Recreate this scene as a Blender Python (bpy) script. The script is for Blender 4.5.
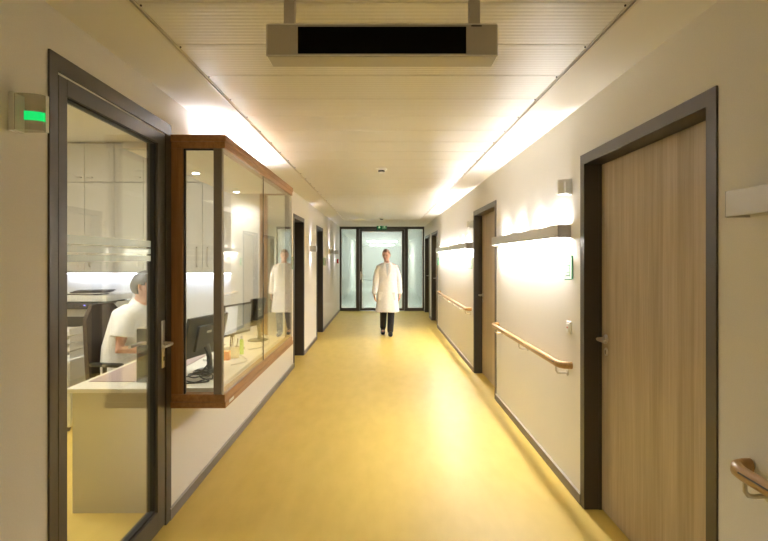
import bpy, bmesh, math, random
from mathutils import Vector, Matrix
for o in list(bpy.data.objects): bpy.data.objects.remove(o, do_unlink=True)
S = bpy.context.scene
COL = S.collection
PI = math.pi
R = math.radians
random.seed(4)

# ---------------------------------------------------------------- camera, world, exposure
cam_d = bpy.data.cameras.new('camera'); cam = bpy.data.objects.new('camera', cam_d); COL.objects.link(cam)
cam.location = (0, 0, 1.54); cam.rotation_euler = (R(90), 0, 0)
cam_d.sensor_width = 36; cam_d.lens = 520 / 768 * 36
cam_d.shift_x = 2 / 768; cam_d.shift_y = -11.5 / 768
cam_d.clip_start = 0.05
S.camera = cam
w = bpy.data.worlds.new('world'); S.world = w; w.use_nodes = True
w.node_tree.nodes['Background'].inputs[0].default_value = (0.5, 0.5, 0.5, 1)
w.node_tree.nodes['Background'].inputs[1].default_value = 0.05
S.view_settings.view_transform = 'Standard'; S.view_settings.look = 'None'
S.view_settings.exposure = 1.22; S.view_settings.gamma = 1.0; S.view_settings.use_curve_mapping = False
L_DOWN, L_UP = 36.0, 125.0          # corridor lamp diffusers: below, above
L_BAY = 40.0                       # lamp trough on the bay
L_OFFICE = 15.0
L_CAB = 7.5
L_END = 26.0
L_SCONCE = 20.0
L_REAR_FILL = 5.0

# ---------------------------------------------------------------- materials
def mat(name, col=(.8, .8, .8), rough=.5, metal=0, spec=.5, coat=0, emit=None, es=0):
    m = bpy.data.materials.new(name); m.use_nodes = True
    b = m.node_tree.nodes['Principled BSDF']
    b.inputs['Base Color'].default_value = (*col, 1)
    b.inputs['Roughness'].default_value = rough
    b.inputs['Metallic'].default_value = metal
    b.inputs['Specular IOR Level'].default_value = spec
    b.inputs['Coat Weight'].default_value = coat
    b.inputs['Coat Roughness'].default_value = .15
    if emit:
        b.inputs['Emission Color'].default_value = (*emit, 1); b.inputs['Emission Strength'].default_value = es
    return m
def N(m, t, **kw):
    n = m.node_tree.nodes.new(t)
    for k, v in kw.items():
        if k.startswith('i_'): n.inputs[k[2:].replace('_', ' ')].default_value = v
        else: setattr(n, k, v)
    return n
def Lk(m, a, b): m.node_tree.links.new(a, b)
def coords(m, scale=(1, 1, 1)):
    tc = N(m, 'ShaderNodeTexCoord'); mp = N(m, 'ShaderNodeMapping'); mp.inputs['Scale'].default_value = scale
    Lk(m, tc.outputs['Object'], mp.inputs['Vector']); return mp.outputs['Vector']
def noisy(m, c1, c2, scale=(3, 3, 3), nscale=4, bump=0, detail=4, lo=.35, hi=.65):
    b = m.node_tree.nodes['Principled BSDF']
    v = coords(m, scale); n = N(m, 'ShaderNodeTexNoise'); n.inputs['Scale'].default_value = nscale; n.inputs['Detail'].default_value = detail
    Lk(m, v, n.inputs['Vector'])
    r = N(m, 'ShaderNodeValToRGB'); r.color_ramp.elements[0].color = (*c1, 1); r.color_ramp.elements[1].color = (*c2, 1)
    r.color_ramp.elements[0].position = lo; r.color_ramp.elements[1].position = hi
    Lk(m, n.outputs['Fac'], r.inputs['Fac']); Lk(m, r.outputs['Color'], b.inputs['Base Color'])
    if bump:
        bp = N(m, 'ShaderNodeBump'); bp.inputs['Strength'].default_value = bump; bp.inputs['Distance'].default_value = .002
        Lk(m, n.outputs['Fac'], bp.inputs['Height']); Lk(m, bp.outputs['Normal'], b.inputs['Normal'])
    return m
M = {}
M['wall'] = noisy(mat('wall_paint', rough=.75, spec=.25), (.79, .76, .70), (.82, .79, .73), nscale=60, bump=.15)
M['plaster'] = mat('ceiling_paint', (.80, .765, .69), .8, spec=.2)
M['office_wall'] = mat('office_wall_paint', (.80, .80, .80), .7, spec=.25)
M['end_wall'] = mat('far_corridor_paint', (.79, .81, .77), .7, spec=.25)
M['end_floor'] = mat('far_corridor_floor', (.60, .66, .60), .3)
# floor: yellow linoleum, faint mottling, sheet seams
m = mat('yellow_linoleum', rough=.46, spec=.45, coat=.10); m.node_tree.nodes['Principled BSDF'].inputs['Coat Roughness'].default_value = .3
b = m.node_tree.nodes['Principled BSDF']
v = coords(m, (1, .35, 1)); n = N(m, 'ShaderNodeTexNoise'); n.inputs['Scale'].default_value = 9; n.inputs['Detail'].default_value = 8; Lk(m, v, n.inputs['Vector'])
r = N(m, 'ShaderNodeValToRGB'); r.color_ramp.elements[0].color = (.66, .47, .095, 1); r.color_ramp.elements[1].color = (.72, .52, .12, 1)
r.color_ramp.elements[0].position = .3; r.color_ramp.elements[1].position = .7
Lk(m, n.outputs['Fac'], r.inputs['Fac']); Lk(m, r.outputs['Color'], b.inputs['Base Color'])
M['floor'] = m
# ceiling metal panels with fine ribs across the corridor
m = mat('ribbed_metal_panel', (.76, .72, .64), .38, spec=.55)
b = m.node_tree.nodes['Principled BSDF']
v = coords(m); wv = N(m, 'ShaderNodeTexWave'); wv.bands_direction = 'Y'; wv.inputs['Scale'].default_value = 10.5; wv.inputs['Distortion'].default_value = 0
Lk(m, v, wv.inputs['Vector'])
bp = N(m, 'ShaderNodeBump'); bp.inputs['Strength'].default_value = .35; bp.inputs['Distance'].default_value = .003
Lk(m, wv.outputs['Fac'], bp.inputs['Height']); Lk(m, bp.outputs['Normal'], b.inputs['Normal'])
M['panel'] = m
M['ceil_trim'] = mat('ceiling_edge_trim', (.72, .66, .55), .4)
M['screw'] = mat('screw_dark', (.08, .06, .05), .4, .6)
def wood(name, c1, c2, sc, rough=.4, axis='z', bump=.05):
    m = mat(name, rough=rough, spec=.4); b = m.node_tree.nodes['Principled BSDF']
    s = {'z': (sc, sc, sc * .045), 'y': (sc, sc * .045, sc), 'x': (sc * .045, sc, sc)}[axis]
    v = coords(m, s); n = N(m, 'ShaderNodeTexNoise'); n.inputs['Scale'].default_value = 1.6; n.inputs['Detail'].default_value = 7; n.inputs['Roughness'].default_value = .65
    Lk(m, v, n.inputs['Vector'])
    r = N(m, 'ShaderNodeValToRGB'); r.color_ramp.elements[0].color = (*c1, 1); r.color_ramp.elements[1].color = (*c2, 1)
    r.color_ramp.elements[0].position = .3; r.color_ramp.elements[1].position = .68
    Lk(m, n.outputs['Fac'], r.inputs['Fac']); Lk(m, r.outputs['Color'], b.inputs['Base Color'])
    if bump:
        bp = N(m, 'ShaderNodeBump'); bp.inputs['Strength'].default_value = bump; bp.inputs['Distance'].default_value = .001
        Lk(m, n.outputs['Fac'], bp.inputs['Height']); Lk(m, bp.outputs['Normal'], b.inputs['Normal'])
    return m
# door veneer: wide staves of oak
m = mat('oak_veneer', rough=.45, spec=.35); b = m.node_tree.nodes['Principled BSDF']
v = coords(m, (22, 22, .9)); n = N(m, 'ShaderNodeTexNoise'); n.inputs['Scale'].default_value = 1.8; n.inputs['Detail'].default_value = 8; n.inputs['Roughness'].default_value = .62
Lk(m, v, n.inputs['Vector'])
tc = N(m, 'ShaderNodeTexCoord'); sx = N(m, 'ShaderNodeSeparateXYZ'); Lk(m, tc.outputs['Object'], sx.inputs[0])
mu = N(m, 'ShaderNodeMath', operation='MULTIPLY'); mu.inputs[1].default_value = 8.0; Lk(m, sx.outputs['Y'], mu.inputs[0])
fl = N(m, 'ShaderNodeMath', operation='FLOOR'); Lk(m, mu.outputs[0], fl.inputs[0])
wn = N(m, 'ShaderNodeTexWhiteNoise', noise_dimensions='1D'); Lk(m, fl.outputs[0], wn.inputs['W'])
ma = N(m, 'ShaderNodeMath', operation='MULTIPLY_ADD'); ma.inputs[1].default_value = .22; Lk(m, wn.outputs['Value'], ma.inputs[0]); Lk(m, n.outputs['Fac'], ma.inputs[2])
r = N(m, 'ShaderNodeValToRGB'); r.color_ramp.elements[0].color = (.37, .285, .17, 1); r.color_ramp.elements[1].color = (.53, .42, .28, 1)
r.color_ramp.elements[0].position = .38; r.color_ramp.elements[1].position = .85
Lk(m, ma.outputs[0], r.inputs['Fac']); Lk(m, r.outputs['Color'], b.inputs['Base Color'])
M['veneer'] = m
M['baywood'] = wood('bay_window_wood', (.26, .118, .036), (.41, .205, .075), 26, .38, 'y')
M['baywood_z'] = wood('bay_post_wood', (.26, .118, .036), (.41, .205, .075), 26, .38, 'z')
M['railwood'] = wood('handrail_beech', (.36, .20, .07), (.50, .30, .11), 40, .32, 'y')
M['frame'] = mat('bronze_grey_metal', (.082, .070, .056), .38, .35, .5)
M['frame_dark'] = mat('dark_frame_metal', (.07, .056, .046), .42, .3, .5)
M['gasket'] = mat('black_gasket', (.012, .011, .01), .6)
M['base'] = mat('grey_baseboard', (.20, .17, .145), .45)
M['base_highlight'] = mat('baseboard_highlight', (.45, .42, .40), .4)  # pale strip stands in for the highlight above the baseboard
M['steel'] = mat('brushed_steel', (.62, .58, .52), .28, 1)
M['alu'] = mat('anodised_aluminium', (.66, .64, .60), .4, .15)
M['post'] = mat('grey_brown_post', (.23, .19, .155), .4, .4)
M['cap'] = mat('lamp_end_cap', (.46, .44, .41), .45, .15)
M['white_plastic'] = mat('white_plastic', (.84, .83, .79), .35)
M['grey_plastic'] = mat('grey_plastic', (.56, .52, .46), .4)
M['black_plastic'] = mat('black_plastic', (.018, .018, .018), .35)
M['dark_plastic'] = mat('charcoal_plastic', (.055, .055, .05), .4)
M['screen_off'] = mat('unlit_display', (.002, .002, .002), .25, spec=.1)
M['cabinet'] = mat('cabinet_laminate', (.62, .60, .55), .4)
M['cabinet_side'] = mat('cabinet_carcass', (.55, .53, .48), .5)
M['desk'] = mat('desk_laminate', (.74, .70, .60), .35)
M['deskfront_shaded'] = mat('desk_laminate_shaded', (.50, .46, .33), .45)  # shading of the desk panels is darkened into this colour
M['mat'] = mat('mauve_desk_mat', (.40, .30, .29), .5)
M['copier'] = mat('copier_ivory', (.68, .67, .62), .4)
M['chairfab'] = noisy(mat('dark_brown_upholstery', rough=.85), (.045, .033, .025), (.075, .056, .042), nscale=120, bump=.3)
M['skin'] = noisy(mat('skin', rough=.5), (.62, .34, .235), (.68, .39, .28), nscale=20)
M['hair'] = noisy(mat('short_hair', rough=.7), (.05, .045, .04), (.11, .10, .09), nscale=140, bump=.4)
M['hair_red'] = noisy(mat('auburn_hair', rough=.7), (.24, .12, .07), (.34, .19, .12), nscale=140, bump=.4)
M['lips'] = mat('lips', (.52, .22, .18), .5)
M['eye'] = mat('eye', (.06, .045, .04), .2)
M['scrub'] = noisy(mat('white_cotton', rough=.85, spec=.2), (.78, .78, .77), (.84, .84, .83), nscale=12, bump=.3)
M['coat'] = noisy(mat('white_coat_cotton', rough=.85, spec=.2), (.80, .78, .76), (.86, .84, .82), nscale=9, bump=.3)
M['trousers'] = mat('dark_trousers', (.02, .02, .028), .8)
M['shoe'] = mat('black_leather', (.012, .012, .012), .3)
M['paper'] = mat('paper', (.75, .74, .70), .7)
M['darkpaper'] = mat('dark_folder', (.09, .08, .08), .6)
M['red'] = mat('red_plastic', (.55, .03, .02), .4)
M['green'] = mat('sign_green', (.02, .33, .12), .4)
M['green_pale'] = mat('pale_green_edge', (.10, .52, .26), .35)
M['exit_lit'] = mat('exit_green', (.0, .16, .06), .4, emit=(.01, .22, .07), es=.15)
M['exit_white'] = mat('exit_symbol', (.8, .9, .7), .4, emit=(.75, .95, .55), es=.25)
M['orange'] = mat('orange_card', (.80, .22, .07), .6)
M['lime'] = mat('lime_marker', (.45, .75, .06), .4)
M['cup'] = mat('beige_cup', (.42, .38, .28), .5)
M['screen_white'] = mat('screen_document', (.4, .4, .4), .3, emit=(.9, .88, .84), es=.30)
M['screen_grey'] = mat('screen_grey', (.2, .2, .18), .3, emit=(.32, .30, .25), es=.3)
M['led_blue'] = mat('blue_led', (.1, .1, .6), .4, emit=(.15, .15, 1), es=3)
M['call_green'] = mat('green_call_light', (0, .3, .08), .4, emit=(.0, 1, .20), es=.30)
def em(name, col, s, base=(.8, .8, .8)):
    return mat(name, base, .5, emit=col, es=s)
M['lamp_down'] = em('lamp_diffuser_lit', (1, .97, .945), L_DOWN)
M['lamp_up'] = em('lamp_uplight_lit', (1, .975, .97), L_UP)
M['lamp_bay'] = em('bay_lamp_lit', (.86, .89, 1), L_BAY)
M['lamp_office'] = em('office_panel_lit', (1, .94, .84), L_OFFICE)
M['lamp_cab'] = em('cabinet_strip_lit', (.80, .84, 1), L_CAB)
M['lamp_end'] = em('far_lamp_lit', (1, 1, .97), L_END)
M['lamp_sconce'] = em('sconce_lens_lit', (.90, .88, 1), L_SCONCE)
M['rear_fill'] = em('rear_fill_lit', (1, .90, .74), L_REAR_FILL)
M['spot'] = em('downlight_lit', (1, .98, .94), 12)
M['lamp_off'] = mat('lamp_diffuser_unlit', (.62, .59, .53), .5)
def glass(name, tint, k=1.0, haze=0, hazecol=(.8, .85, .82)):
    m = bpy.data.materials.new(name); m.use_nodes = True; nt = m.node_tree
    for n in list(nt.nodes): nt.nodes.remove(n)
    out = nt.nodes.new('ShaderNodeOutputMaterial'); fr = nt.nodes.new('ShaderNodeFresnel'); fr.inputs['IOR'].default_value = 1.5
    ge = nt.nodes.new('ShaderNodeNewGeometry'); mr = nt.nodes.new('ShaderNodeMapRange'); mr.inputs['To Min'].default_value = 1.5; mr.inputs['To Max'].default_value = 1/1.5
    nt.links.new(ge.outputs['Backfacing'], mr.inputs['Value']); nt.links.new(mr.outputs['Result'], fr.inputs['IOR'])   # same reflectance on both faces of the pane
    mm = nt.nodes.new('ShaderNodeMath'); mm.operation = 'MULTIPLY'; mm.inputs[1].default_value = k; nt.links.new(fr.outputs[0], mm.inputs[0])
    tr = nt.nodes.new('ShaderNodeBsdfTransparent'); tr.inputs[0].default_value = (*tint, 1)
    gl = nt.nodes.new('ShaderNodeBsdfGlossy'); gl.inputs['Roughness'].default_value = 0; gl.inputs[0].default_value = (1, 1, 1, 1)
    mx = nt.nodes.new('ShaderNodeMixShader'); nt.links.new(mm.outputs[0], mx.inputs[0])
    if haze:
        df = nt.nodes.new('ShaderNodeBsdfTranslucent'); df.inputs[0].default_value = (*hazecol, 1)
        d2 = nt.nodes.new('ShaderNodeBsdfDiffuse'); d2.inputs[0].default_value = (*hazecol, 1)
        md = nt.nodes.new('ShaderNodeMixShader'); md.inputs[0].default_value = .5; nt.links.new(df.outputs[0], md.inputs[1]); nt.links.new(d2.outputs[0], md.inputs[2])
        mh = nt.nodes.new('ShaderNodeMixShader'); mh.inputs[0].default_value = haze
        nt.links.new(tr.outputs[0], mh.inputs[1]); nt.links.new(md.outputs[0], mh.inputs[2]); nt.links.new(mh.outputs[0], mx.inputs[1])
    else: nt.links.new(tr.outputs[0], mx.inputs[1])
    nt.links.new(gl.outputs[0], mx.inputs[2]); nt.links.new(mx.outputs[0], out.inputs[0])
    return m
M['glass'] = glass('window_glass', (.965, .985, .965))
M['glass_end'] = glass('pale_green_glass', (.93, .97, .945), haze=.22)
M['frost'] = glass('frosted_band', (.95, .96, .94), .5, .40, (.72, .76, .78))
M['lens'] = glass('clear_lens', (.80, .76, .68), 1, .25, (.45, .40, .32))
M['acrylic'] = glass('clear_acrylic', (.90, .96, .92), 1, .12)

# ---------------------------------------------------------------- mesh helpers
class MB:
    def __init__(s): s.bm = bmesh.new()
    def box(s, x0, x1, y0, y1, z0, z1, bev=0):
        x0, x1 = min(x0, x1), max(x0, x1); y0, y1 = min(y0, y1), max(y0, y1); z0, z1 = min(z0, z1), max(z0, z1)
        r = bmesh.ops.create_cube(s.bm, size=1, matrix=Matrix.Translation(((x0+x1)/2, (y0+y1)/2, (z0+z1)/2)) @ Matrix.Diagonal((x1-x0, y1-y0, z1-z0, 1)))
        if bev:
            ed = list({e for v in r['verts'] for e in v.link_edges})
            bmesh.ops.bevel(s.bm, geom=ed, offset=min(bev, .45*min(x1-x0, y1-y0, z1-z0)), segments=2, affect='EDGES', profile=.5)
        return s
    def tube(s, pts, rad, n=10, cap=True, up=None):
        # rad: a number, or one per point, each a number or a pair (across, along up)
        pts = [Vector(p) for p in pts]; k = len(pts)
        rs = rad if isinstance(rad, (list, tuple)) and len(rad) == k else [rad]*k
        rs = [r if isinstance(r, (list, tuple)) else (r, r) for r in rs]
        T = [(pts[min(i+1, k-1)] - pts[max(i-1, 0)]).normalized() for i in range(k)]
        u = Vector(up) if up else (Vector((0, 0, 1)) if abs(T[0].z) < .9 else Vector((0, 1, 0)))
        rings = []
        for i in range(k):
            u = (u - T[i]*u.dot(T[i])).normalized(); a = T[i].cross(u)
            rings.append([s.bm.verts.new(pts[i] + a*(rs[i][0]*math.cos(2*PI*j/n)) + u*(rs[i][1]*math.sin(2*PI*j/n))) for j in range(n)])
        for i in range(k-1):
            for j in range(n): s.bm.faces.new((rings[i][j], rings[i][(j+1) % n], rings[i+1][(j+1) % n], rings[i+1][j]))
        if cap:
            s.bm.faces.new(rings[0][::-1]); s.bm.faces.new(rings[-1])
        return s
    def capsule(s, pts, rad, n=12, up=None):
        # rounded ends: adds shrinking rings at both ends
        pts = [Vector(p) for p in pts]; k = len(pts)
        rs = list(rad) if isinstance(rad, (list, tuple)) and len(rad) == k else [rad]*k
        rs = [r if isinstance(r, (list, tuple)) else (r, r) for r in rs]
        d0 = (pts[0]-pts[1]).normalized(); d1 = (pts[-1]-pts[-2]).normalized()
        P, Q = [], []
        for a in (80, 55, 30): P.append(pts[0] + d0*min(rs[0])*math.sin(R(a))); Q.append((rs[0][0]*math.cos(R(a)), rs[0][1]*math.cos(R(a))))
        P += pts; Q += rs
        for a in (30, 55, 80): P.append(pts[-1] + d1*min(rs[-1])*math.sin(R(a))); Q.append((rs[-1][0]*math.cos(R(a)), rs[-1][1]*math.cos(R(a))))
        return s.tube(P, Q, n, True, up)
    def ell(s, c, r, rot=None, seg=16):
        mt = Matrix.Translation(c) @ (rot.to_4x4() if rot else Matrix.Identity(4)) @ Matrix.Diagonal((*r, 1))
        bmesh.ops.create_uvsphere(s.bm, u_segments=seg, v_segments=seg*2//3, radius=1, matrix=mt); return s
    def prism(s, poly, axis, a, b):
        # poly: 2-D points; axis 'x': (y,z); 'y': (x,z); 'z': (x,y)
        def v(p, t): return {'x': (t, p[0], p[1]), 'y': (p[0], t, p[1]), 'z': (p[0], p[1], t)}[axis]
        A = [s.bm.verts.new(v(p, a)) for p in poly]; B = [s.bm.verts.new(v(p, b)) for p in poly]; n = len(poly)
        s.bm.faces.new(A); s.bm.faces.new(B[::-1])
        for i in range(n): s.bm.faces.new((A[i], B[i], B[(i+1) % n], A[(i+1) % n]))
        return s
    def lathe(s, prof, c, n=24, axis='z'):
        rings = []
        for (r, h) in prof:
            ring = []
            for j in range(n):
                a = 2*PI*j/n; p = (r*math.cos(a), r*math.sin(a), h)
                if axis == 'x': p = (h, p[0], p[1])
                if axis == 'y': p = (p[0], h, p[1])
                ring.append(s.bm.verts.new(Vector(c)+Vector(p)))
            rings.append(ring)
        for i in range(len(prof)-1):
            for j in range(n): s.bm.faces.new((rings[i][j], rings[i][(j+1) % n], rings[i+1][(j+1) % n], rings[i+1][j]))
        s.bm.faces.new(rings[0][::-1]); s.bm.faces.new(rings[-1]); return s
def link(name, me, m, parent=None, smooth=False, orig=(0, 0, 0)):
    for x in (m if isinstance(m, list) else [m]): me.materials.append(x)
    o = bpy.data.objects.new(name, me); COL.objects.link(o)
    if parent: o.parent = parent
    return o
def build(name, mb, m, parent=None, smooth=False, world=True, loc=None):
    """mesh coordinates are world coordinates when world=True; the object's origin goes to the thing's base"""
    bm = mb.bm; bmesh.ops.recalc_face_normals(bm, faces=bm.faces)
    off = Vector((0, 0, 0))
    if parent is not None and world:
        p = parent
        while p: off += p.location; p = p.parent
    if loc is not None: off = Vector(loc)
    if off.length and world: bmesh.ops.translate(bm, verts=bm.verts, vec=-off)
    me = bpy.data.meshes.new(name); bm.to_mesh(me); bm.free()
    o = link(name, me, m, parent)
    if loc is not None: o.location = loc
    if smooth:
        me.polygons.foreach_set('use_smooth', [True]*len(me.polygons))
        try: me.set_sharp_from_angle(angle=R(40))
        except Exception: pass
    return o
def props(o, label=None, cat=None, group=None, kind=None):
    if label: o['label'] = label
    if cat: o['category'] = cat
    if group: o['group'] = group
    if kind: o['kind'] = kind
    return o
def thing(name, loc, label, cat, group=None, rz=0):
    o = bpy.data.objects.new(name, None); COL.objects.link(o); o.location = loc; o.rotation_euler = (0, 0, rz)
    o.empty_display_size = .1
    return props(o, label, cat, group)
def struct(name, mb, m, label=None, cat=None, smooth=False):
    return props(build(name, mb, m, None, smooth), label, cat, None, 'structure')
def children(o): return [c for c in bpy.data.objects if c.parent == o]
def copy_tree(o, parent=None):
    c = o.copy(); COL.objects.link(c); c.parent = parent
    for ch in children(o): copy_tree(ch, c)
    return c

XR, XL, H = 1.25, -1.255, 2.5
YE = 15.4          # end partition
YB = -4.5          # behind the camera
# ================================================================ SHELL
f = MB().box(-4.4, 1.7, YB-.1, YE+.03, -.12, 0)
struct('floor', f, M['floor'], 'yellow linoleum floor of the corridor and office', 'floor')
# left wall with its openings
wl = MB(); T = .31; HW = 2.86
D0 = (1.952, 3.057); BAY = (3.078, 5.39)
LD = [(7.36, 8.36), (9.95, 11.02)]
LDT = 2.185
wl.box(XL-T, XL, YB, D0[0], 0, HW)
wl.box(XL-T, XL, D0[0], D0[1]+.021, 2.33, HW)
wl.box(XL-T, XL, BAY[0], BAY[1], 2.274, HW)
wl.box(XL-.12, XL, BAY[0], BAY[1], 0, .66)
ys = [BAY[1]] + [v for d in LD for v in d] + [YE+.1]
for i in range(0, len(ys), 2): wl.box(XL-T, XL, ys[i], ys[i+1], 0, HW)
for d in LD: wl.box(XL-T, XL, d[0], d[1], LDT, HW)
struct('wall_left', wl, M['wall'], 'cream painted left corridor wall', 'wall')
wr = MB()
RD = [(1.933, 3.258), (5.677, 7.07), (11.7, 13.1), (13.65, 15.1)]
ys = [YB] + [v for d in RD for v in d] + [YE+.1]
for i in range(0, len(ys), 2): wr.box(XR, XR+.3, ys[i], ys[i+1], 0, HW)
for d in RD: wr.box(XR, XR+.3, d[0], d[1], 2.185, HW)
struct('wall_right', wr, M['wall'], 'cream painted right corridor wall', 'wall')
struct('wall_back', MB().box(XL, XR, YB-.12, YB, 0, HW), M['wall'], 'corridor wall behind the camera', 'wall')
# ceiling: plaster margins, ribbed metal panels in the middle
c = MB()
c.box(XL, -.933, YB, YE+.03, H, H+.06); c.box(.941, XR, YB, YE+.03, H, H+.06); c.box(-.933, .941, 12.67, YE+.03, H, H+.06)
c.box(-.933, .941, YB, 12.67, H+.045, H+.06)
struct('ceiling', c, M['plaster'], 'plain plaster margins of the corridor ceiling', 'ceiling')
pn = MB(); pitch = .385; y = 1.936 - pitch*17
while y < 12.60:
    a = max(y, YB)+.0025; b2 = min(y+pitch, 12.66)-.0025
    if b2 > a + .05: pn.box(-.915, .923, a, b2, H-.004, H+.02, .002)
    y += pitch
struct('ceiling_panels', pn, M['panel'], 'ribbed metal panels down the middle of the ceiling', 'ceiling')
for i, x in enumerate((-.933, .941)):
    s = 1 if i else -1
    t = MB().box(x-.006, x+.006, YB, 12.67, H-.012, H+.02); t.box(x-s*.018, x-s*.013, YB, 12.67, H-.008, H+.02)
    o = struct('trim_%d' % (i+1), t, M['ceil_trim'], ('left', 'right')[i] + ' edge strip of the metal ceiling panels', 'trim')
    sc = MB(); y = 1.936
    while y < 12: sc.lathe([(.004, 0), (.004, .006)], (x-s*.026, y+.02, H-.009), 8); y += pitch
    build('screw', sc, M['screw'], o)['kind'] = 'stuff'
struct('trim_3', MB().box(-.933, .941, 12.66, 12.68, H-.008, H+.02), M['ceil_trim'], 'strip across the corridor where the metal ceiling ends', 'trim')
# baseboards
def baseboard(name, x, s, runs):
    m_ = MB(); m2 = MB()
    for a, b_ in runs:
        m_.box(x, x+s*.012, a, b_, 0, .064); m2.box(x, x+s*.014, a, b_, .064, .069)
    o = struct(name, m_, M['base'], 'grey baseboard along the ' + ('left' if x < 0 else 'right') + ' corridor wall', 'baseboard')
    build('lip', m2, M['base_highlight'], o)
baseboard('baseboard_left', XL, 1, [(YB, 1.95), (3.06, 7.36), (8.36, 9.95), (11.02, YE)])
baseboard('baseboard_right', XR, -1, [(YB, 1.933), (3.258, 5.677), (7.07, 11.7), (13.1, 13.65), (15.1, YE)])

# ================================================================ lever handle
def lever(parent, x, y, z, out, along, mtl=None, plate=None, keyhole=True):
    """x = leaf surface; out = +1/-1 into the room; along = +1/-1 lever direction in y"""
    h = MB()
    if plate: h.box(x, x+out*.009, y-.02, y+.02, z+plate[0], z+plate[1], .004)
    else: h.lathe([(.026, 0), (.026, out*.008), (.022, out*.011)], (x, y, z), 24, 'x')
    h.tube([(x, y, z), (x+out*.045, y, z), (x+out*.056, y+along*.006, z), (x+out*.060, y+along*.018, z), (x+out*.060, y+along*.13, z)], [.010, .010, .010, .010, .0095], 12)
    o = build('door_handle', h, mtl or M['steel'], parent, True)
    if keyhole and not plate:
        k = MB().lathe([(.024, 0), (.024, out*.006), (.021, out*.008)], (x, y, z-.078), 24, 'x')
        ko = build('keyhole_plate', k, mtl or M['steel'], parent, True)
        build('keyhole', MB().box(x+out*.0075, x+out*.0095, y-.004, y+.004, z-.092, z-.068, .003), M['gasket'], ko)
    elif keyhole:
        build('keyhole', MB().box(x+out*.0085, x+out*.0105, y-.006, y+.006, z-.10, z-.075, .003), M['gasket'], o)
    return o
# ================================================================ wooden corridor doors
def wood_door(n, x, s, y0, y1, top, rec, side, label, leafmat='veneer'):
    """s=+1: recess goes to +x; side: handle at far end"""
    c = .062; xo = x - s*.008; xi = x + s*(rec+.045)
    fr = MB()
    fr.box(xo, xi, y0, y0+c, 0, top); fr.box(xo, xi, y1-c, y1, 0, top); fr.box(xo, xi, y0+c, y1-c, top-c, top)
    # stop
    fr.box(x+s*rec*.82, x+s*rec, y0+c, y0+c+.012, 0, top-c); fr.box(x+s*rec*.82, x+s*rec, y1-c-.004, y1-c, 0, top-c)
    o = struct('door_%d' % n, fr, M['frame'] if leafmat == 'veneer' else M['frame_dark'], label, 'door')
    lf = build('door_leaf', MB().box(x+s*rec, x+s*(rec+.042), y0+c+.003, y1-c-.003, .006, top-c-.004, .001), M[leafmat], o)
    lf['label'] = 'pale oak veneered leaf' if leafmat == 'veneer' else 'dark brown leaf'
    lever(lf, x+s*rec, (y1-c-.07) if side > 0 else (y0+c+.07), 1.06, -s, -side)
    return o
wood_door(1, XR, 1, *RD[0], 2.185, .10, 1, 'wide oak door in a grey metal frame, nearest on the right wall')
wood_door(2, XR, 1, *RD[1], 2.185, .10, 1, 'oak door in a grey frame between the two wall lamps on the right')
wood_door(3, XR, 1, *RD[2], 2.185, .10, 1, 'dark framed recessed door just beyond the long handrail on the right')
wood_door(4, XR, 1, *RD[3], 2.185, .10, 1, 'last dark framed door on the right beside the glazed partition')
wood_door(5, XL, -1, *LD[0], 2.185, .20, 1, 'dark recessed door on the left wall just beyond the glass bay', 'frame_dark')
wood_door(6, XL, -1, *LD[1], 2.185, .20, 1, 'narrower looking dark recessed door farther along the left wall', 'frame_dark')
# ================================================================ glazed office door
y0, y1 = D0; top = 2.33
fr = MB(); g = .050
fr.box(XL-.075, XL+.008, y0, y0+g, 0, top); fr.box(XL-.075, XL+.008, y1-g, y1+.02, 0, top); fr.box(XL-.075, XL+.008, y0+g, y1-g, top-.066, top)
d7 = struct('door_7', fr, M['frame'], 'glazed office door in a bronze grey metal frame on the left', 'door')
build('gasket', MB().box(XL-.05, XL-.006, y0+g, y0+g+.0098, .01, top-.066).box(XL-.05, XL-.006, y1-g-.0098, y1-g, .01, top-.066).box(XL-.05, XL-.006, y0+g, y1-g, top-.0758, top-.066), M['gasket'], d7)
a, b_, tp = y0+g+.010, y1-g-.010, top-.076
lfm = MB(); sx0, sx1 = XL-.06, XL+.004
ga, gb, gt, gz = a+.056, b_-.095, tp-.066, .125
lfm.box(sx0, sx1, a, ga, .012, tp, .002); lfm.box(sx0, sx1, gb, b_, .012, tp, .002); lfm.box(sx0, sx1, ga, gb, gt, tp); lfm.box(sx0, sx1, ga, gb, .012, gz)
leaf = build('door_leaf', lfm, M['frame'], d7)
bead = MB(); e = .012
for (q0, q1) in ((sx1-.022, sx1-.014),):
    bead.box(q0-.016, q1, ga, ga+e*.5, gz, gt); bead.box(q0-.016, q1, gb-e, gb, gz, gt); bead.box(q0-.016, q1, ga, gb, gt-e*.6, gt); bead.box(q0-.016, q1, ga, gb, gz, gz+e)
build('glazing_bead', bead, M['gasket'], leaf)
gp = build('glass_pane', MB().box(XL-.030, XL-.024, ga+.002, gb-.002, gz+.002, gt-.002), M['glass'], leaf)
for (z0, z1) in ((1.604, 1.640), (1.567, 1.597), (1.528, 1.558)):
    build('frosted_band', MB().box(XL-.0235, XL-.0225, ga+.004, gb-.030, z0, z1), M['frost'], leaf)
lever(leaf, XL+.004, b_-.035, 1.06, 1, -1, plate=(-.14, .13))
lever(leaf, XL-.060, b_-.035, 1.06, -1, -1, plate=(-.14, .13))
# ================================================================ glass bay (window_1)
BX = -.933; bz0, bz1 = .66, 2.274; by0, by1 = BAY
rail = .078
bw = MB()
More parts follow.
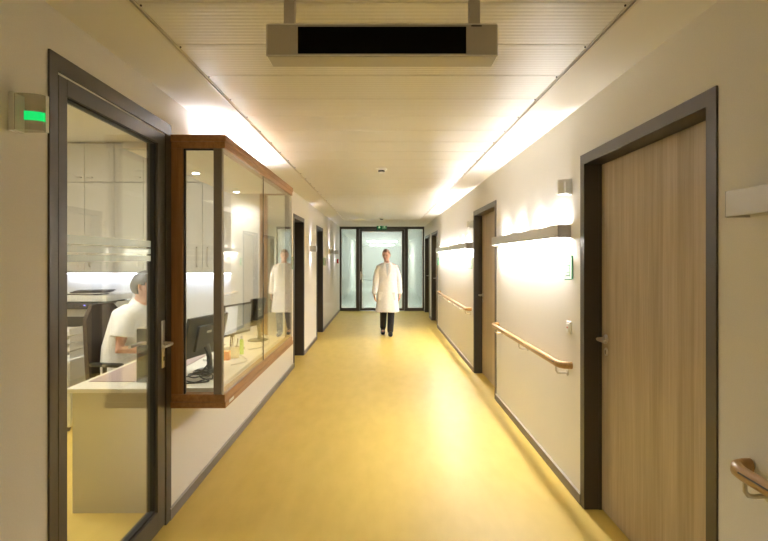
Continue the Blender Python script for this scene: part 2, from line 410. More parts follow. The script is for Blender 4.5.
# bottom and top rails: side near, front, side far
for (z0, z1) in ((bz0, bz0+rail), (bz1-rail, bz1)):
    bw.box(XL, BX, by0, by0+.06, z0, z1, .003); bw.box(XL, BX, by1-.06, by1, z0, z1, .003)
    bw.box(BX-.06, BX+.004, by0-.004, by1+.004, z0+.001, z1-.001, .003)
# outer cornice step
bw.box(XL, BX+.010, by0-.010, by1+.010, bz1-.040, bz1+.001, .002); bw.box(XL, BX+.010, by0-.010, by1+.010, bz0-.001, bz0+.034, .002)
bay = struct('window_1', bw, M['baywood'], 'projecting glass bay in a brown wooden frame beside the office door', 'window')
for yy in ((by0, by0+.06), (by1-.06, by1)):
    build('wall_post', MB().box(XL+.001, XL+.076, *yy, bz0+rail, bz1-rail, .003), M['baywood_z'], bay)
bd = MB(); zz0, zz1 = bz0+rail, bz1-rail
bd.box(XL+.076, XL+.084, by0+.012, by0+.03, zz0, zz1); bd.box(XL+.076, BX-.07, by0+.012, by0+.03, zz1-.008, zz1)
build('glazing_bead', bd, M['gasket'], bay)
for (q0, q1, nm) in ((by0+.002, by0+.05, 0), (by1-.05, by1-.002, 1)):
    build('corner_post', MB().box(BX-.066, BX-.018, q0, q1, zz0, zz1, .003), M['post'], bay)
build('glass_pane', MB().box(XL+.084, BX-.066, by0+.018, by0+.024, zz0, zz1), M['glass'], bay)
build('glass_pane', MB().box(XL+.077, BX-.066, by1-.024, by1-.018, zz0, zz1), M['glass'], bay)
ym = 4.125
build('glass_pane', MB().box(BX-.012, BX-.006, by0+.004, ym-.002, zz0, zz1), M['glass'], bay)
build('glass_pane', MB().box(BX-.012, BX-.006, ym+.002, by1-.004, zz0, zz1), M['glass'], bay)
build('glass_joint', MB().box(BX-.013, BX-.005, ym-.002, ym+.002, zz0, zz1), M['frame'], bay)
build('edge_strip', MB().box(BX-.014, BX-.004, by0-.001, by0+.003, zz0, zz1).box(BX-.014, BX-.004, by1-.005, by1-.001, zz0, zz1), M['steel'], bay)
build('floor_board', MB().box(XL-.12, BX-.06, by0+.06, by1-.06, bz0+.001, bz0+.074), M['desk'], bay)
# bay ceiling slab runs back through the wall thickness
build('soffit', MB().box(XL-T, BX-.06, by0+.06, by1-.06, 2.21, 2.2495), M['plaster'], bay)
build('soffit_lining', MB().box(XL-T-.01, XL, D0[0], by1, 2.25, 2.272), M['plaster'], bay)
build('maker_plate', MB().box(BX+.010, BX+.0115, by0+.06, by0+.16, .672, .690), M['alu'], bay)
# lamp trough on top of the bay
t = thing('bay_uplight', (-1.19, 4.3, bz1+.002), 'white uplight lying on top of the wooden glass bay', 'lamp')
build('housing', MB().box(-1.24, -1.14, 3.50, 5.1, 2.276, 2.282).box(-1.24, -1.235, 3.50, 5.1, 2.276, 2.31).box(-1.145, -1.14, 3.50, 5.1, 2.276, 2.335).box(-1.24, -1.14, 3.495, 3.50, 2.276, 2.31).box(-1.24, -1.14, 5.1, 5.105, 2.276, 2.31), M['white_plastic'], t)  # corridor side made taller to hold the glow to the ceiling margin
build('diffuser', MB().box(-1.230, -1.17, 3.54, 5.06, 2.284, 2.290), M['lamp_bay'], t)
for i, (yy, lab) in enumerate(((4.05, 'small round downlight over the near end of the bay desk'), (5.18, 'small round downlight over the far end of the bay desk'))):
    t = thing('downlight', (-1.45, yy, 2.21), lab, 'ceiling lamp', 'downlights above the bay desk')
    build('ring', MB().lathe([(.038, -.004), (.038, 0), (.028, 0), (.028, -.004)], (-1.45, yy, 2.21), 28), M['steel'], t, True)
    build('lens', MB().lathe([(.027, -.0065), (.027, -.0045)], (-1.45, yy, 2.21), 28), M['spot'], t)
    ld = bpy.data.lights.new('lamp', 'SPOT'); ld.energy = 9; ld.color = (1, .97, .90); ld.spot_size = R(150); ld.spot_blend = .8; ld.shadow_soft_size = .03
    lo = bpy.data.objects.new('lamp', ld); COL.objects.link(lo); lo.parent = t; lo.location = (0, 0, -.012)
# ================================================================ office shell
struct('wall_office_rear', MB().box(-4.4, XL-T, 6.2, 6.32, 0, HW), M['office_wall'], 'white office wall behind the wall cabinets', 'wall')
struct('wall_office_side', MB().box(-4.5, -4.4, .6, 6.2, 0, HW), M['wall'], 'office side wall', 'wall')
struct('wall_office_front', MB().box(-4.4, XL-T, .5, .6, 0, HW), M['wall'], 'office wall nearest the camera', 'wall')
struct('ceiling_office', MB().box(-4.5, XL, .5, 6.32, HW, HW+.06), M['plaster'], 'office ceiling', 'ceiling')
t = thing('ceiling_panel_lamp', (-2.9, 3.3, HW), 'square light panel in the office ceiling', 'ceiling lamp')
build('frame', MB().box(-3.22, -2.58, 2.68, 3.92, HW-.02, HW-.0005), M['white_plastic'], t)
build('diffuser', MB().box(-3.19, -2.61, 2.71, 3.89, HW-.024, HW-.0205), M['lamp_office'], t)

# ================================================================ glazed partition at the end
P = .0296
fz = lambda py: 1.54 - (py-259)*P
fx = lambda px: (px-382)*P
fr = MB(); q0, q1 = YE, YE+.07
zt, zb = H-.001, 0
fr.box(XL, fx(341.4), q0, q1, 0, zt); fr.box(fx(422.7), XR, q0, q1, 0, zt)
fr.box(fx(356.2), fx(359.6), q0, q1, 0, zt); fr.box(fx(404.4), fx(407.8), q0, q1, 0, zt)
fr.box(fx(341.4), fx(356.2), q0, q1, 0, fz(307.9)); fr.box(fx(407.8), fx(422.7), q0, q1, 0, fz(307.9))
fr.box(fx(341.4), fx(422.7), q0, q1, fz(229.0), zt)
d8 = struct('door_8', fr, M['frame_dark'], 'glazed door with two glass sidelights closing the end of the corridor', 'door')
for a, b_ in ((341.4, 356.2), (407.8, 422.7)):
    build('sidelight_glass', MB().box(fx(a), fx(b_), q0+.03, q0+.036, fz(307.9), fz(229.0)), M['glass_end'], d8)
    e = .012
    build('glazing_bead', MB().box(fx(a), fx(a)+e, q0+.012, q0+.03, fz(307.9), fz(229)).box(fx(b_)-e, fx(b_), q0+.012, q0+.03, fz(307.9), fz(229)).box(fx(a), fx(b_), q0+.012, q0+.03, fz(229)-e, fz(229)).box(fx(a), fx(b_), q0+.012, q0+.03, fz(307.9), fz(307.9)+e), M['white_plastic'], d8)
lfm = MB(); lx0, lx1 = fx(359.8), fx(404.2); gx0, gx1 = fx(361.8), fx(402.2); z0, z1 = .012, fz(229.2); gz0, gz1 = fz(308.3), fz(231)
lfm.box(lx0, gx0, q0-.01, q0+.05, z0, z1); lfm.box(gx1, lx1, q0-.01, q0+.05, z0, z1); lfm.box(gx0, gx1, q0-.01, q0+.05, z0, gz0); lfm.box(gx0, gx1, q0-.01, q0+.05, gz1, z1)
lf = build('door_leaf', lfm, M['frame_dark'], d8)
build('glass_pane', MB().box(gx0, gx1, q0+.03, q0+.036, gz0, gz1), M['glass_end'], lf)
e = .014
build('glazing_bead', MB().box(gx0, gx0+e, q0+.012, q0+.03, gz0, gz1).box(gx1-e, gx1, q0+.012, q0+.03, gz0, gz1).box(gx0, gx1, q0+.012, q0+.03, gz1-e*1.6, gz1).box(gx0, gx1, q0+.012, q0+.03, gz0, gz0+e), M['white_plastic'], lf)
hx = fx(360.8)
build('door_handle', MB().box(hx-.018, hx+.018, q0-.018, q0-.01, .93, 1.17, .003).tube([(hx, q0-.01, 1.07), (hx, q0-.06, 1.07), (hx+.02, q0-.07, 1.07), (hx+.14, q0-.07, 1.07)], .011, 10), M['steel'], lf, True)
# corridor beyond
YF = 38
struct('floor_beyond', MB().box(-1.7, 1.7, YE+.03, YF, -.12, 0), M['end_floor'], 'pale floor of the corridor beyond the glazed door', 'floor')
struct('ceiling_beyond', MB().box(-1.7, 1.7, YE+.071, YF, H, H+.06), M['end_wall'], 'pale ceiling beyond the glazed door', 'ceiling')
struct('wall_beyond_left', MB().box(-1.7, -1.5, YE+.1, YF, 0, H), M['end_wall'], 'pale green left wall beyond the glazed door', 'wall')
struct('wall_beyond_right', MB().box(1.55, 1.7, YE+.1, YF, 0, H), M['end_wall'], 'pale green right wall beyond the glazed door', 'wall')
struct('wall_beyond_end', MB().box(-1.7, 1.7, YF, YF+.1, 0, H+.06), M['end_wall'], 'pale green end wall beyond the glazed door', 'wall')
for yy, wd, lab in ((16.15, 1.25, 'wide white ceiling lamp added just past the glazed end door, for a bright line under its head'), (26.6, 1.55, 'wide white ceiling lamp seen through the glazed end door, upper bar'), (34.0, 1.6, 'wide white ceiling lamp seen through the glazed end door, lower bar')):  # nearest lamp is added to draw a bright line along the glass top
    t = thing('ceiling_lamp', (0, yy, H), lab, 'ceiling lamp', 'ceiling lamps beyond the glazed door')
    build('housing', MB().box(-wd/2, wd/2, yy-.16, yy+.16, H-.05, H), M['white_plastic'], t)
    build('diffuser', MB().box(-wd/2+.02, wd/2-.02, yy-.14, yy+.14, H-.075, H-.051), M['lamp_end'], t)
for xx, s, lab in ((-1.46, 1, 'vertical steel grab bar behind the left sidelight'), (1.51, -1, 'vertical steel grab bar behind the right sidelight')):
    t = thing('grab_bar', (xx, 17.4, 0), lab, 'grab bar')
    build('bar', MB().tube([(xx, 17.4, .55), (xx, 17.4, 1.95)], .016, 10), M['alu'], t, True)
    for z in (.6, 1.9): build('bracket', MB().tube([(xx, 17.4, z), (xx-s*.045, 17.4, z)], .01, 8), M['alu'], t)

# ================================================================ wall lamps
def wall_lamp(y0, y1, lit, label, ups=None, x=XR, s=-1):
    D, z0, z1 = .086, 1.682, 1.768
    t = thing('wall_lamp', (x, (y0+y1)/2, z0), label, 'wall lamp', 'long box lamps on the right wall')
    xa, xb = x, x+s*D; w_ = .004
    h = MB(); h.box(xb, xb-s*w_, y0+.004, y1-.004, z0, z1, .0015); h.box(xa, xa+s*w_, y0+.004, y1-.004, z0, z1)
    h.box(xa+s*w_, xb-s*w_, y0+.004, y1-.004, 1.719, 1.726)
    h.box(xa+s*.042, xa+s*.044, y0+.004, y1-.004, 1.726, z1-.006)  # unseen inner baffle, added to keep the uplight off the ceiling panels
    build('housing', h, M['alu'], t)
    for yy in (y0, y1-.004): build('end_cap', MB().box(xa, xb, yy, yy+.004, z0-.001, z1+.001), M['cap'], t)
    build('lower_diffuser', MB().box(xa+s*.010, xb-s*.006, y0+.02, y1-.02, z0+.006, z0+.012), M['lamp_down'] if lit else M['lamp_off'], t)
    for yy in (ups or []):
        build('upper_lens', MB().box(xa+s*.006, xa+s*.034, yy-.13, yy+.13, 1.7265, 1.731), M['lamp_up'] if lit else M['lamp_off'], t)
    return t
wall_lamp(3.44, 5.53, True, 'lit box lamp on the right wall between the two oak doors', [3.62, 4.10, 4.66, 5.22])
wall_lamp(7.17, 11.27, True, 'long lit box lamp on the right wall beyond the second oak door', [7.45, 8.02, 8.60, 9.20, 9.80, 10.4, 10.95])
wall_lamp(-.33, 1.765, False, 'unlit box lamp at the right edge of the picture', [0, .5, 1.0, 1.5])
# unseen dim lamp added behind the camera to warm the near corridor
t = thing('ceiling_lamp', (0, -2.6, H-.004), 'added ceiling lamp behind the camera, lighting the near corridor', 'ceiling lamp')
build('housing', MB().box(-.3, .3, -3.2, -2.0, H-.03, H-.0045), M['white_plastic'], t)
build('diffuser', MB().box(-.28, .28, -3.18, -2.02, H-.034, H-.0305), M['rear_fill'], t)
# small wall lights on the left
for yy, lab in ((9.06, 'small square up-and-down light on the left wall between two dark doors'), (12.27, 'small square up-and-down light on the left wall past the last dark door'), (13.74, 'small square up-and-down light nearest the red fire call point')):
    t = thing('wall_light', (XL, yy, 1.66), lab, 'wall lamp', 'small wall lights on the left wall')
    h = MB(); D = .105
    h.box(XL, XL+D, yy, yy+.004, 1.67, 1.77); h.box(XL, XL+D, yy+.106, yy+.11, 1.67, 1.77); h.box(XL, XL+.004, yy, yy+.11, 1.67, 1.77); h.box(XL+D-.004, XL+D, yy, yy+.11, 1.67, 1.77)
    h.box(XL, XL+D, yy, yy+.11, 1.715, 1.725)
    build('housing', h, M['alu'], t)
    for z in (1.727, 1.709): build('lens', MB().box(XL+.03, XL+.075, yy+.03, yy+.08, z, z+.004), M['lamp_sconce'], t)
    for s, z in ((1, 1.74), (-1, 1.70)):
        ld = bpy.data.lights.new('lamp', 'SPOT'); ld.energy = 9; ld.color = (.82, .80, 1); ld.spot_size = R(46); ld.spot_blend = .7; ld.shadow_soft_size = .02
        lo = bpy.data.objects.new('lamp', ld); COL.objects.link(lo); lo.parent = t
        lo.location = (.062, .055, z-1.66); lo.rotation_euler = (0, R(180 if s > 0 else 0) - R(14*s), 0)

# ================================================================ handrails
def handrail(y0, y1, plates, label, open_near=False):
    x, z = XR-.078, .842
    t = thing('handrail', (XR, (y0+y1)/2, z), label, 'handrail', 'wooden handrails on the right wall')
    pts = [(XR-.004, y0+.012, z), (XR-.03, y0+.012, z), (XR-.055, y0+.022, z), (XR-.072, y0+.045, z), (x, y0+.085, z)]
    k = max(2, int((y1-y0)/.5))
    pts += [(x, y0+.085+(y1-y0-.17)*i/k, z) for i in range(1, k)]
    pts += [(x, y1-.085, z), (XR-.072, y1-.045, z), (XR-.055, y1-.022, z), (XR-.03, y1-.012, z), (XR-.004, y1-.012, z)]
    build('rail', MB().tube(pts, (.021, .024) if False else [(.020, .024)]*len(pts), 20, True, (0, 0, 1)), M['railwood'], t, True)
    g = MB().tube([(p[0]-.0175 if 3 < i < len(pts)-4 else p[0], p[1], p[2]+.006) for i, p in enumerate(pts)][4:-4], .0035, 6)
    build('groove', g, M['frame_dark'], t, True)['label'] = 'dark groove line'
    for yy in plates:
        b = MB().lathe([(.020, 0), (.020, -.006), (.016, -.009)], (XR, yy, .775), 20, 'x')
        b.tube([(XR-.005, yy, .775), (XR-.05, yy, .772), (XR-.068, yy, .776), (XR-.077, yy, .789), (XR-.078, yy, .822)], .0075, 10)
        build('bracket', b, M['steel'], t, True)
handrail(3.40, 5.55, [3.50, 4.45, 5.40], 'wooden handrail on the right wall between the two oak doors')
handrail(7.22, 11.05, [7.32, 7.95, 8.60, 9.30, 10.0, 10.8], 'long wooden handrail on the right wall beyond the second oak door')
handrail(-.6, 1.77, [1.68, .8, -.2], 'wooden handrail cut by the right edge of the picture, its rounded end in view')

# ================================================================ call lights, flag signs, switch, alarm, detectors
def call_light(x, s, y, z0, lit, label, sc=1.0):
    t = thing('call_light', (x, y, z0), label, 'signal lamp', 'call lights beside the doors')
    h = .130*sc; d = .104*sc
    build('base_plate', MB().box(x, x+s*.022, y-.001, y+.052, z0, z0+h, .003), M['white_plastic'], t)
    arc = [(x+s*(.022+(d-.022)*math.sin(PI/2*k/8)), y - .002 + .034*(1-math.cos(PI/2*k/8))) for k in range(9)]
    poly = [(x+s*.022, y+.05)] + arc + [(x+s*d, y+.05)]
    build('cover', MB().prism([(p[0], p[1]) for p in poly], 'z', z0+.004, z0+h-.004), M['lens'] if lit else M['white_plastic'], t)
    if lit:
        a2 = [(p[0], p[1]-.0015) for p in arc[2:]]
        poly = [(p[0], p[1]+.003) for p in arc[2:]][::-1]
        o = build('light_band', MB().prism(a2+poly, 'z', z0+.036, z0+.066), M['call_green'], t); o['label'] = 'glowing green band'
        build('rim', MB().box(x+s*(d-.001), x+s*(d+.002), y+.034, y+.05, z0+.002, z0+h-.002), M['white_plastic'], t)
    else:
        build('lamp_block', MB().box(x+s*.03, x+s*(d*.62), y-.022, y-.001, z0+.006, z0+h*.78, .004), M['white_plastic'], t)
call_light(XL, 1, 1.745, 1.972, True, 'call light glowing green on the left wall beside the glazed office door')
call_light(XR, -1, 3.42, 1.965, False, 'unlit call light above the nearer lit box lamp on the right wall', .8)
call_light(XR, -1, 7.13, 1.965, False, 'unlit call light beside the frame of the second oak door', .8)
def flag_sign(x, s, y, label):
    t = thing('flag_sign', (x, y, 1.41), label, 'sign', 'small clear and green door signs')
    build('clear_plate', MB().box(x+s*.010, x+s*.056, y, y+.004, 1.41, 1.56), M['acrylic'], t)
    build('green_strip', MB().box(x+s*.001, x+s*.010, y-.001, y+.005, 1.408, 1.562), M['green_pale'], t)
    g = MB()
    for k in range(5): g.box(x+s*.024, x+s*(.048-.004*(k % 2)), y-.001, y, 1.43+k*.022, 1.433+k*.022)
    g.box(x+s*.022, x+s*.0245, y-.001, y, 1.425, 1.53)
    build('upper_clip', MB().box(x+s*.011, x+s*.056, y-.001, y+.005, 1.5605, 1.565), M['green'], t); build('lower_clip', MB().box(x+s*.011, x+s*.056, y-.001, y+.005, 1.404, 1.4095), M['green'], t)
    build('lettering', g, M['green'], t)
flag_sign(XR, -1, 3.40, 'clear flag sign with a green strip under the end of the nearer lit lamp')
flag_sign(XR, -1, 7.19, 'clear flag sign with a green strip beside the second oak door frame')
flag_sign(XR, -1, 11.45, 'clear flag sign with a green strip at the far end of the long handrail')
flag_sign(XL, 1, 7.05, 'clear flag sign with a green strip between the glass bay and first dark door')
flag_sign(XL, 1, 11.12, 'clear flag sign with a green strip beside the farther dark door on the left')
t = thing('wall_switch', (XR, 3.46, 1.045), 'white switch plate with a red dot above the near end of the handrail', 'switch')
build('plate', MB().box(XR, XR-.011, 3.42, 3.50, 1.045, 1.125, .003), M['white_plastic'], t)
build('rocker', MB().box(XR-.011, XR-.017, 3.432, 3.488, 1.057, 1.113, .003), M['white_plastic'], t)
build('indicator', MB().lathe([(.006, 0), (.006, -.004)], (XR-.016, 3.46, 1.085), 12, 'x'), M['red'], t)
t = thing('fire_call_point', (XL, 14.5, 1.43), 'red fire call point on the left wall near the glazed end door', 'alarm')
build('case', MB().box(XL, XL+.045, 14.44, 14.56, 1.42, 1.54, .006), M['red'], t)
build('button_plate', MB().box(XL+.045, XL+.048, 14.465, 14.535, 1.445, 1.515), M['white_plastic'], t)
for y, lab in ((5.49, 'white smoke detector on the ribbed ceiling nearer the camera'), (12.2, 'small white smoke detector on the ceiling before the glazed end door')):
    x = -.006; t = thing('smoke_detector', (x, y, H-.004), lab, 'smoke detector', 'smoke detectors on the corridor ceiling')
    build('base', MB().lathe([(.060, 0), (.060, -.012), (.052, -.020), (.03, -.022)], (x, y, H-.004), 32), M['white_plastic'], t, True)
    build('vents', MB().lathe([(.034, -.022), (.034, -.040)], (x, y, H-.004), 24), M['dark_plastic'], t)
    build('cap', MB().lathe([(.040, -.040), (.036, -.048), (.012, -.052)], (x, y, H-.004), 32), M['white_plastic'], t, True)
# exit sign
t = thing('exit_sign', (0, 15.1, H), 'green emergency exit sign hanging before the glazed end door', 'sign')
ex = lambda px: (px-382)*15.1/520
ez = lambda py: 1.54-(py-259)*15.1/520
build('housing', MB().box(ex(376.6), ex(387.0), 15.1, 15.13, ez(229.9), ez(224.1), .004), M['black_plastic'], t)
build('hanger', MB().tube([(0, 15.115, ez(224.2)), (0, 15.115, H)], .008, 8), M['steel'], t)
p1 = build('direction_panel', MB().box(ex(377.0), ex(381.5), 15.096, 15.1, ez(229.5), ez(224.5)), M['exit_lit'], t)
p2 = build('figure_panel', MB().box(ex(382.2), ex(386.6), 15.096, 15.1, ez(229.5), ez(224.5)), M['exit_lit'], t)
cx, cz = ex(379.25), ez(227)
ar = MB()
ar.prism([(cx-.012, cz+.045), (cx+.012, cz+.045), (cx+.012, cz-.005), (cx+.038, cz-.005), (cx, cz-.048), (cx-.038, cz-.005), (cx-.012, cz-.005)], 'y', 15.093, 15.096)
build('arrow', ar, M['exit_white'], p1)
cx = ex(384.4); fg = MB()
fg.box(cx-.045, cx-.038, 15.093, 15.096, cz-.055, cz+.055); fg.box(cx+.012, cx+.045, 15.093, 15.096, cz+.048, cz+.055); fg.box(cx+.038, cx+.045, 15.093, 15.096, cz-.055, cz+.055)
fg.lathe([(.010, 15.093), (.010, 15.096)], (cx, 0, cz+.030), 12, 'y')
for (a, b_) in (((cx, cz+.018), (cx-.006, cz-.012)), ((cx-.006, cz-.012), (cx+.016, cz-.022)), ((cx+.016, cz-.022), (cx+.010, cz-.050)), ((cx-.006, cz-.012), (cx-.018, cz-.030)), ((cx-.018, cz-.030), (cx-.032, cz-.034)), ((cx, cz+.014), (cx+.022, cz+.002)), ((cx, cz+.014), (cx-.02, cz+.004))):
    fg.tube([(a[0], 15.0945, a[1]), (b_[0], 15.0945, b_[1])], .0048, 6)
build('running_figure', fg, M['exit_white'], p2)
# hanging display
Y0 = 1.75
t = thing('hanging_display', (0, Y0+.05, H-.004), 'grey hanging display case with a black unlit screen under the ceiling', 'display')
hs = MB(); hs.prism([(Y0, 2.228), (Y0, 2.328), (Y0+.003, 2.332), (Y0+.094, 2.332), (Y0+.098, 2.328), (Y0+.098, 2.228), (Y0+.094, 2.222), (Y0+.004, 2.222)], 'x', -.386, .386)
case = build('case', hs, M['grey_plastic'], t)
for s in (-1, 1):
    build('end_cap', MB().box(s*.386, s*.391, Y0+.002, Y0+.096, 2.224, 2.331, .002), M['white_plastic'], t)
    g = MB(); g.box(s*.288, s*.385, Y0-.0015, Y0, 2.232, 2.325)
    for i in range(15):
        for j in range(14):
            xx = s*(.292+i*.0064); zz = 2.236+j*.0064
            g.box(xx-.0013, xx+.0013, Y0-.0021, Y0-.0015, zz-.0013, zz+.0013)
    build('speaker_grille', g, M['grey_plastic'], t)
build('screen', MB().box(-.283, .283, Y0-.002, Y0, 2.231, 2.321), M['screen_off'], t)
build('front_lip', MB().box(-.386, .386, Y0-.004, Y0, 2.2225, 2.2265).box(-.386, .386, Y0-.004, Y0, 2.328, 2.331), M['white_plastic'], t)
build('latch', MB().box(.30, .335, Y0-.004, Y0-.001, 2.3215, 2.3255), M['dark_plastic'], t)
for s in (-1, 1):
    build('hanging_rod', MB().box(s*.300, s*.338, Y0+.035, Y0+.065, 2.332, H-.0045, .003), M['grey_plastic'], t)
    build('ceiling_bracket', MB().box(s*.285, s*.353, Y0+.02, Y0+.08, H-.012, H-.0042, .002), M['grey_plastic'], t)

# ================================================================ office furniture
CX = [-4.342, -3.679, -3.015, -2.351, -1.69]
def cabinet(x0, x1, z0, z1, low, label):
    t = thing('wall_cabinet', ((x0+x1)/2, 6.2, z0), label, 'cabinet', 'office wall cabinets')
    build('body', MB().box(x0+.001, x1-.001, 5.869, 6.199, z0+.001, z1-.001), M['cabinet_side'], t)
    xm = (x0+x1)/2
    for (a, b_, s) in ((x0, xm, -1), (xm, x1, 1)):
        d = build('cabinet_door', MB().box(a+.002, b_-.002, 5.85, 5.868, z0+.003, z1-.003, .001), M['cabinet'], t)
        hx = xm + s*.062
        if low: pts = [(hx, 5.85, z0+.06), (hx, 5.822, z0+.07), (hx, 5.818, z0+.09), (hx, 5.818, z0+.25), (hx, 5.822, z0+.27), (hx, 5.85, z0+.28)]
        else: pts = [(hx-.03, 5.85, z0+.05), (hx-.025, 5.825, z0+.05), (hx+.025, 5.825, z0+.05), (hx+.03, 5.85, z0+.05)]
        build('handle', MB().tube(pts, .006, 8), M['steel'], d, True)
cl = ['at the hidden left end', 'above the copier', 'above the seated person\'s back', 'at the bay end']
for i in range(4):
    cabinet(CX[i], CX[i+1], 1.394, 2.404, True, 'tall grey two-door wall cabinet with bow handles, lower row, ' + cl[i])
    cabinet(CX[i], CX[i+1], 2.406, 2.845, False, 'low grey two-door cabinet of the top row, ' + cl[i])
for x0, x1, lab in ((-3.75, -2.65, 'cool white strip lamp under the cabinets above the copier'), (-2.50, -1.75, 'cool white strip lamp under the cabinets at the bay end')):
    t = thing('strip_lamp', ((x0+x1)/2, 6.08, 1.394), lab, 'lamp', 'strip lamps under the cabinets')
    build('housing', MB().box(x0, x1, 6.10, 6.15, 1.372, 1.394), M['white_plastic'], t)
    build('diffuser', MB().box(x0+.01, x1-.01, 6.104, 6.146, 1.365, 1.3715), M['lamp_cab'], t)
# desk
t = thing('reception_desk', (-1.5, 4.2, 0), 'long cream office desk running into the glass bay', 'desk')
build('desktop', MB().box(-1.90, -1.376, 3.12, 5.36, .7355, .760, .002).box(-1.376, -.998, 3.142, 5.326, .7355, .760, .001), M['desk'], t)
build('end_panel', MB().box(-1.875, -1.385, 3.15, 3.175, .0, .7355), M['deskfront_shaded'], t)
build('end_panel', MB().box(-1.875, -1.385, 5.30, 5.325, 0, .7355), M['deskfront_shaded'], t)
build('rear_panel', MB().box(-1.405, -1.385, 3.175, 5.30, .25, .7355), M['deskfront_shaded'], t)
o = build('desk_mat', MB().box(-1.86, -1.42, 3.30, 4.75, .7602, .764), M['mat']); props(o, 'mauve grey writing mat lying on the cream desk', 'desk mat')
# computer case
t = thing('computer_case', (-1.46, 3.42, .764), 'dark grey green computer case on the desk beside the door', 'computer')
build('case', MB().box(-1.545, -1.38, 3.27, 3.62, .7642, 1.10, .004), M['dark_plastic'], t)
build('top_strip', MB().box(-1.54, -1.385, 3.269, 3.30, 1.1005, 1.106), M['grey_plastic'], t)
build('front_grille', MB().box(-1.53, -1.395, 3.264, 3.2695, .80, .95).box(-1.53, -1.395, 3.264, 3.2695, .98, 1.02), M['black_plastic'], t)
# monitors
def monitor(A, B, zb, zt, tilt, screen, label, front=1):
    """A,B: the lower corners as seen from the corridor; tilt leans the top towards +normal"""
    A = Vector((*A, 0)); B = Vector((*B, 0)); d = (B-A); wd = d.length; ang = math.atan2(d.y, d.x); c_ = (A+B)/2
    t = thing('monitor', (c_.x, c_.y, .7605), label, 'monitor', 'monitors on the bay desk', ang)
    hh = zt-zb; rot = Matrix.Rotation(tilt, 4, 'X'); base = Matrix.Translation((0, 0, zb-.7605))
    def loc(mb, name, m, par=t, smooth=False, tr=True):
        if tr: bmesh.ops.transform(mb.bm, verts=mb.bm.verts, matrix=base @ rot)
        return build(name, mb, m, par, smooth, world=False)
    # local: x along, -y faces the corridor, z up
    loc(MB().box(-wd/2, wd/2, -.012, .012, 0, hh, .004), 'panel', M['black_plastic'])
    f = -1 if screen else 1
    if screen:
        loc(MB().box(-wd/2+.014, -.02, -.0135, -.012, .02, hh-.014), 'screen_window', M['screen_white'])
        loc(MB().box(-.02, wd/2-.014, -.0135, -.012, .02, hh-.014), 'screen_background', M['screen_grey'])
    else:
        loc(MB().box(-wd*.30, wd*.30, -.034, -.012, hh*.16, hh*.80, .008), 'rear_shell', M['black_plastic'])
        loc(MB().box(-wd*.10, wd*.02, -.0355, -.034, hh*.60, hh*.66), 'badge', M['alu'])
        loc(MB().box(-wd/2+.012, wd/2-.012, .012, .0132, .014, hh-.012), 'screen', M['screen_off'])
    yb = .03 if screen else -.05
    s_ = MB(); s_.tube([(0, yb*1.3, .012), (0, yb*1.2, .1), (0, yb*.6, zb-.7605+.12)], [(.035, .012), (.03, .012), (.028, .012)], 12, True, (0, 1, 0))
    loc(s_, 'stand', M['dark_plastic'], tr=False, smooth=True)
    b_ = MB(); b_.lathe([(.115, 0), (.115, .006), (.10, .012), (.03, .018)], (0, yb*1.2, 0), 28)
    bmesh.ops.scale(b_.bm, vec=(1, .8, 1), verts=b_.bm.verts)
    loc(b_, 'base', M['dark_plastic'], tr=False, smooth=True)
    return t
monitor((-1.315, 3.40), (-1.20, 3.86), .875, 1.155, R(12), False, 'black monitor seen from behind, nearest the corner post of the bay')
monitor((-1.32, 4.28), (-1.20, 4.70), .89, 1.155, R(4), True, 'monitor showing a white document, middle one of three in the bay')
monitor((-1.27, 4.86), (-1.20, 5.14), .90, 1.17, R(12), False, 'black monitor seen almost edge on at the far end of the bay desk')
# cup, pens, card, marker
c0 = Vector((-1.165, 4.10, .7605))
t = thing('pen_cup', c0, 'beige pen cup holding pens on the bay desk', 'cup')
build('cup', MB().lathe([(.036, 0), (.040, .09), (.037, .09), (.033, .005)], c0, 24), M['cup'], t, True)
for i, (dx, dy, m_) in enumerate(((.012, .01, 'black_plastic'), (-.014, .006, 'steel'), (.002, -.014, 'white_plastic'))):
    o = build('pen', MB().tube([c0+Vector((dx*.4, dy*.4, .012)), c0+Vector((dx*2, dy*2, .15+.01*i))], .0045, 8), M[m_])
    props(o, ('black', 'silver', 'white')[i]+' pen standing in the beige cup', 'pen', 'pens in the beige cup')
t = build('memo_cube', MB().box(-1.225, -1.175, 3.99, 4.04, .7605, .83, .002), M['orange']); props(t, 'orange memo block beside the beige pen cup', 'memo block')
o = thing('marker_bottle', (-1.15, 4.26, .7605), 'lime green bottle behind the beige pen cup', 'bottle')
build('body', MB().lathe([(.016, 0), (.016, .11), (.009, .125)], (-1.15, 4.26, .7605), 16), M['lime'], o, True)
build('cap', MB().lathe([(.010, .125), (.010, .15)], (-1.15, 4.26, .7605), 16), M['white_plastic'], o, True)
o = props(build('paper_pile', MB().box(-1.36, -1.22, 3.95, 4.2, .7645, .772).box(-1.37, -1.24, 3.97, 4.18, .7722, .778), M['paper']), 'white papers on the bay desk between two monitors', 'paper')
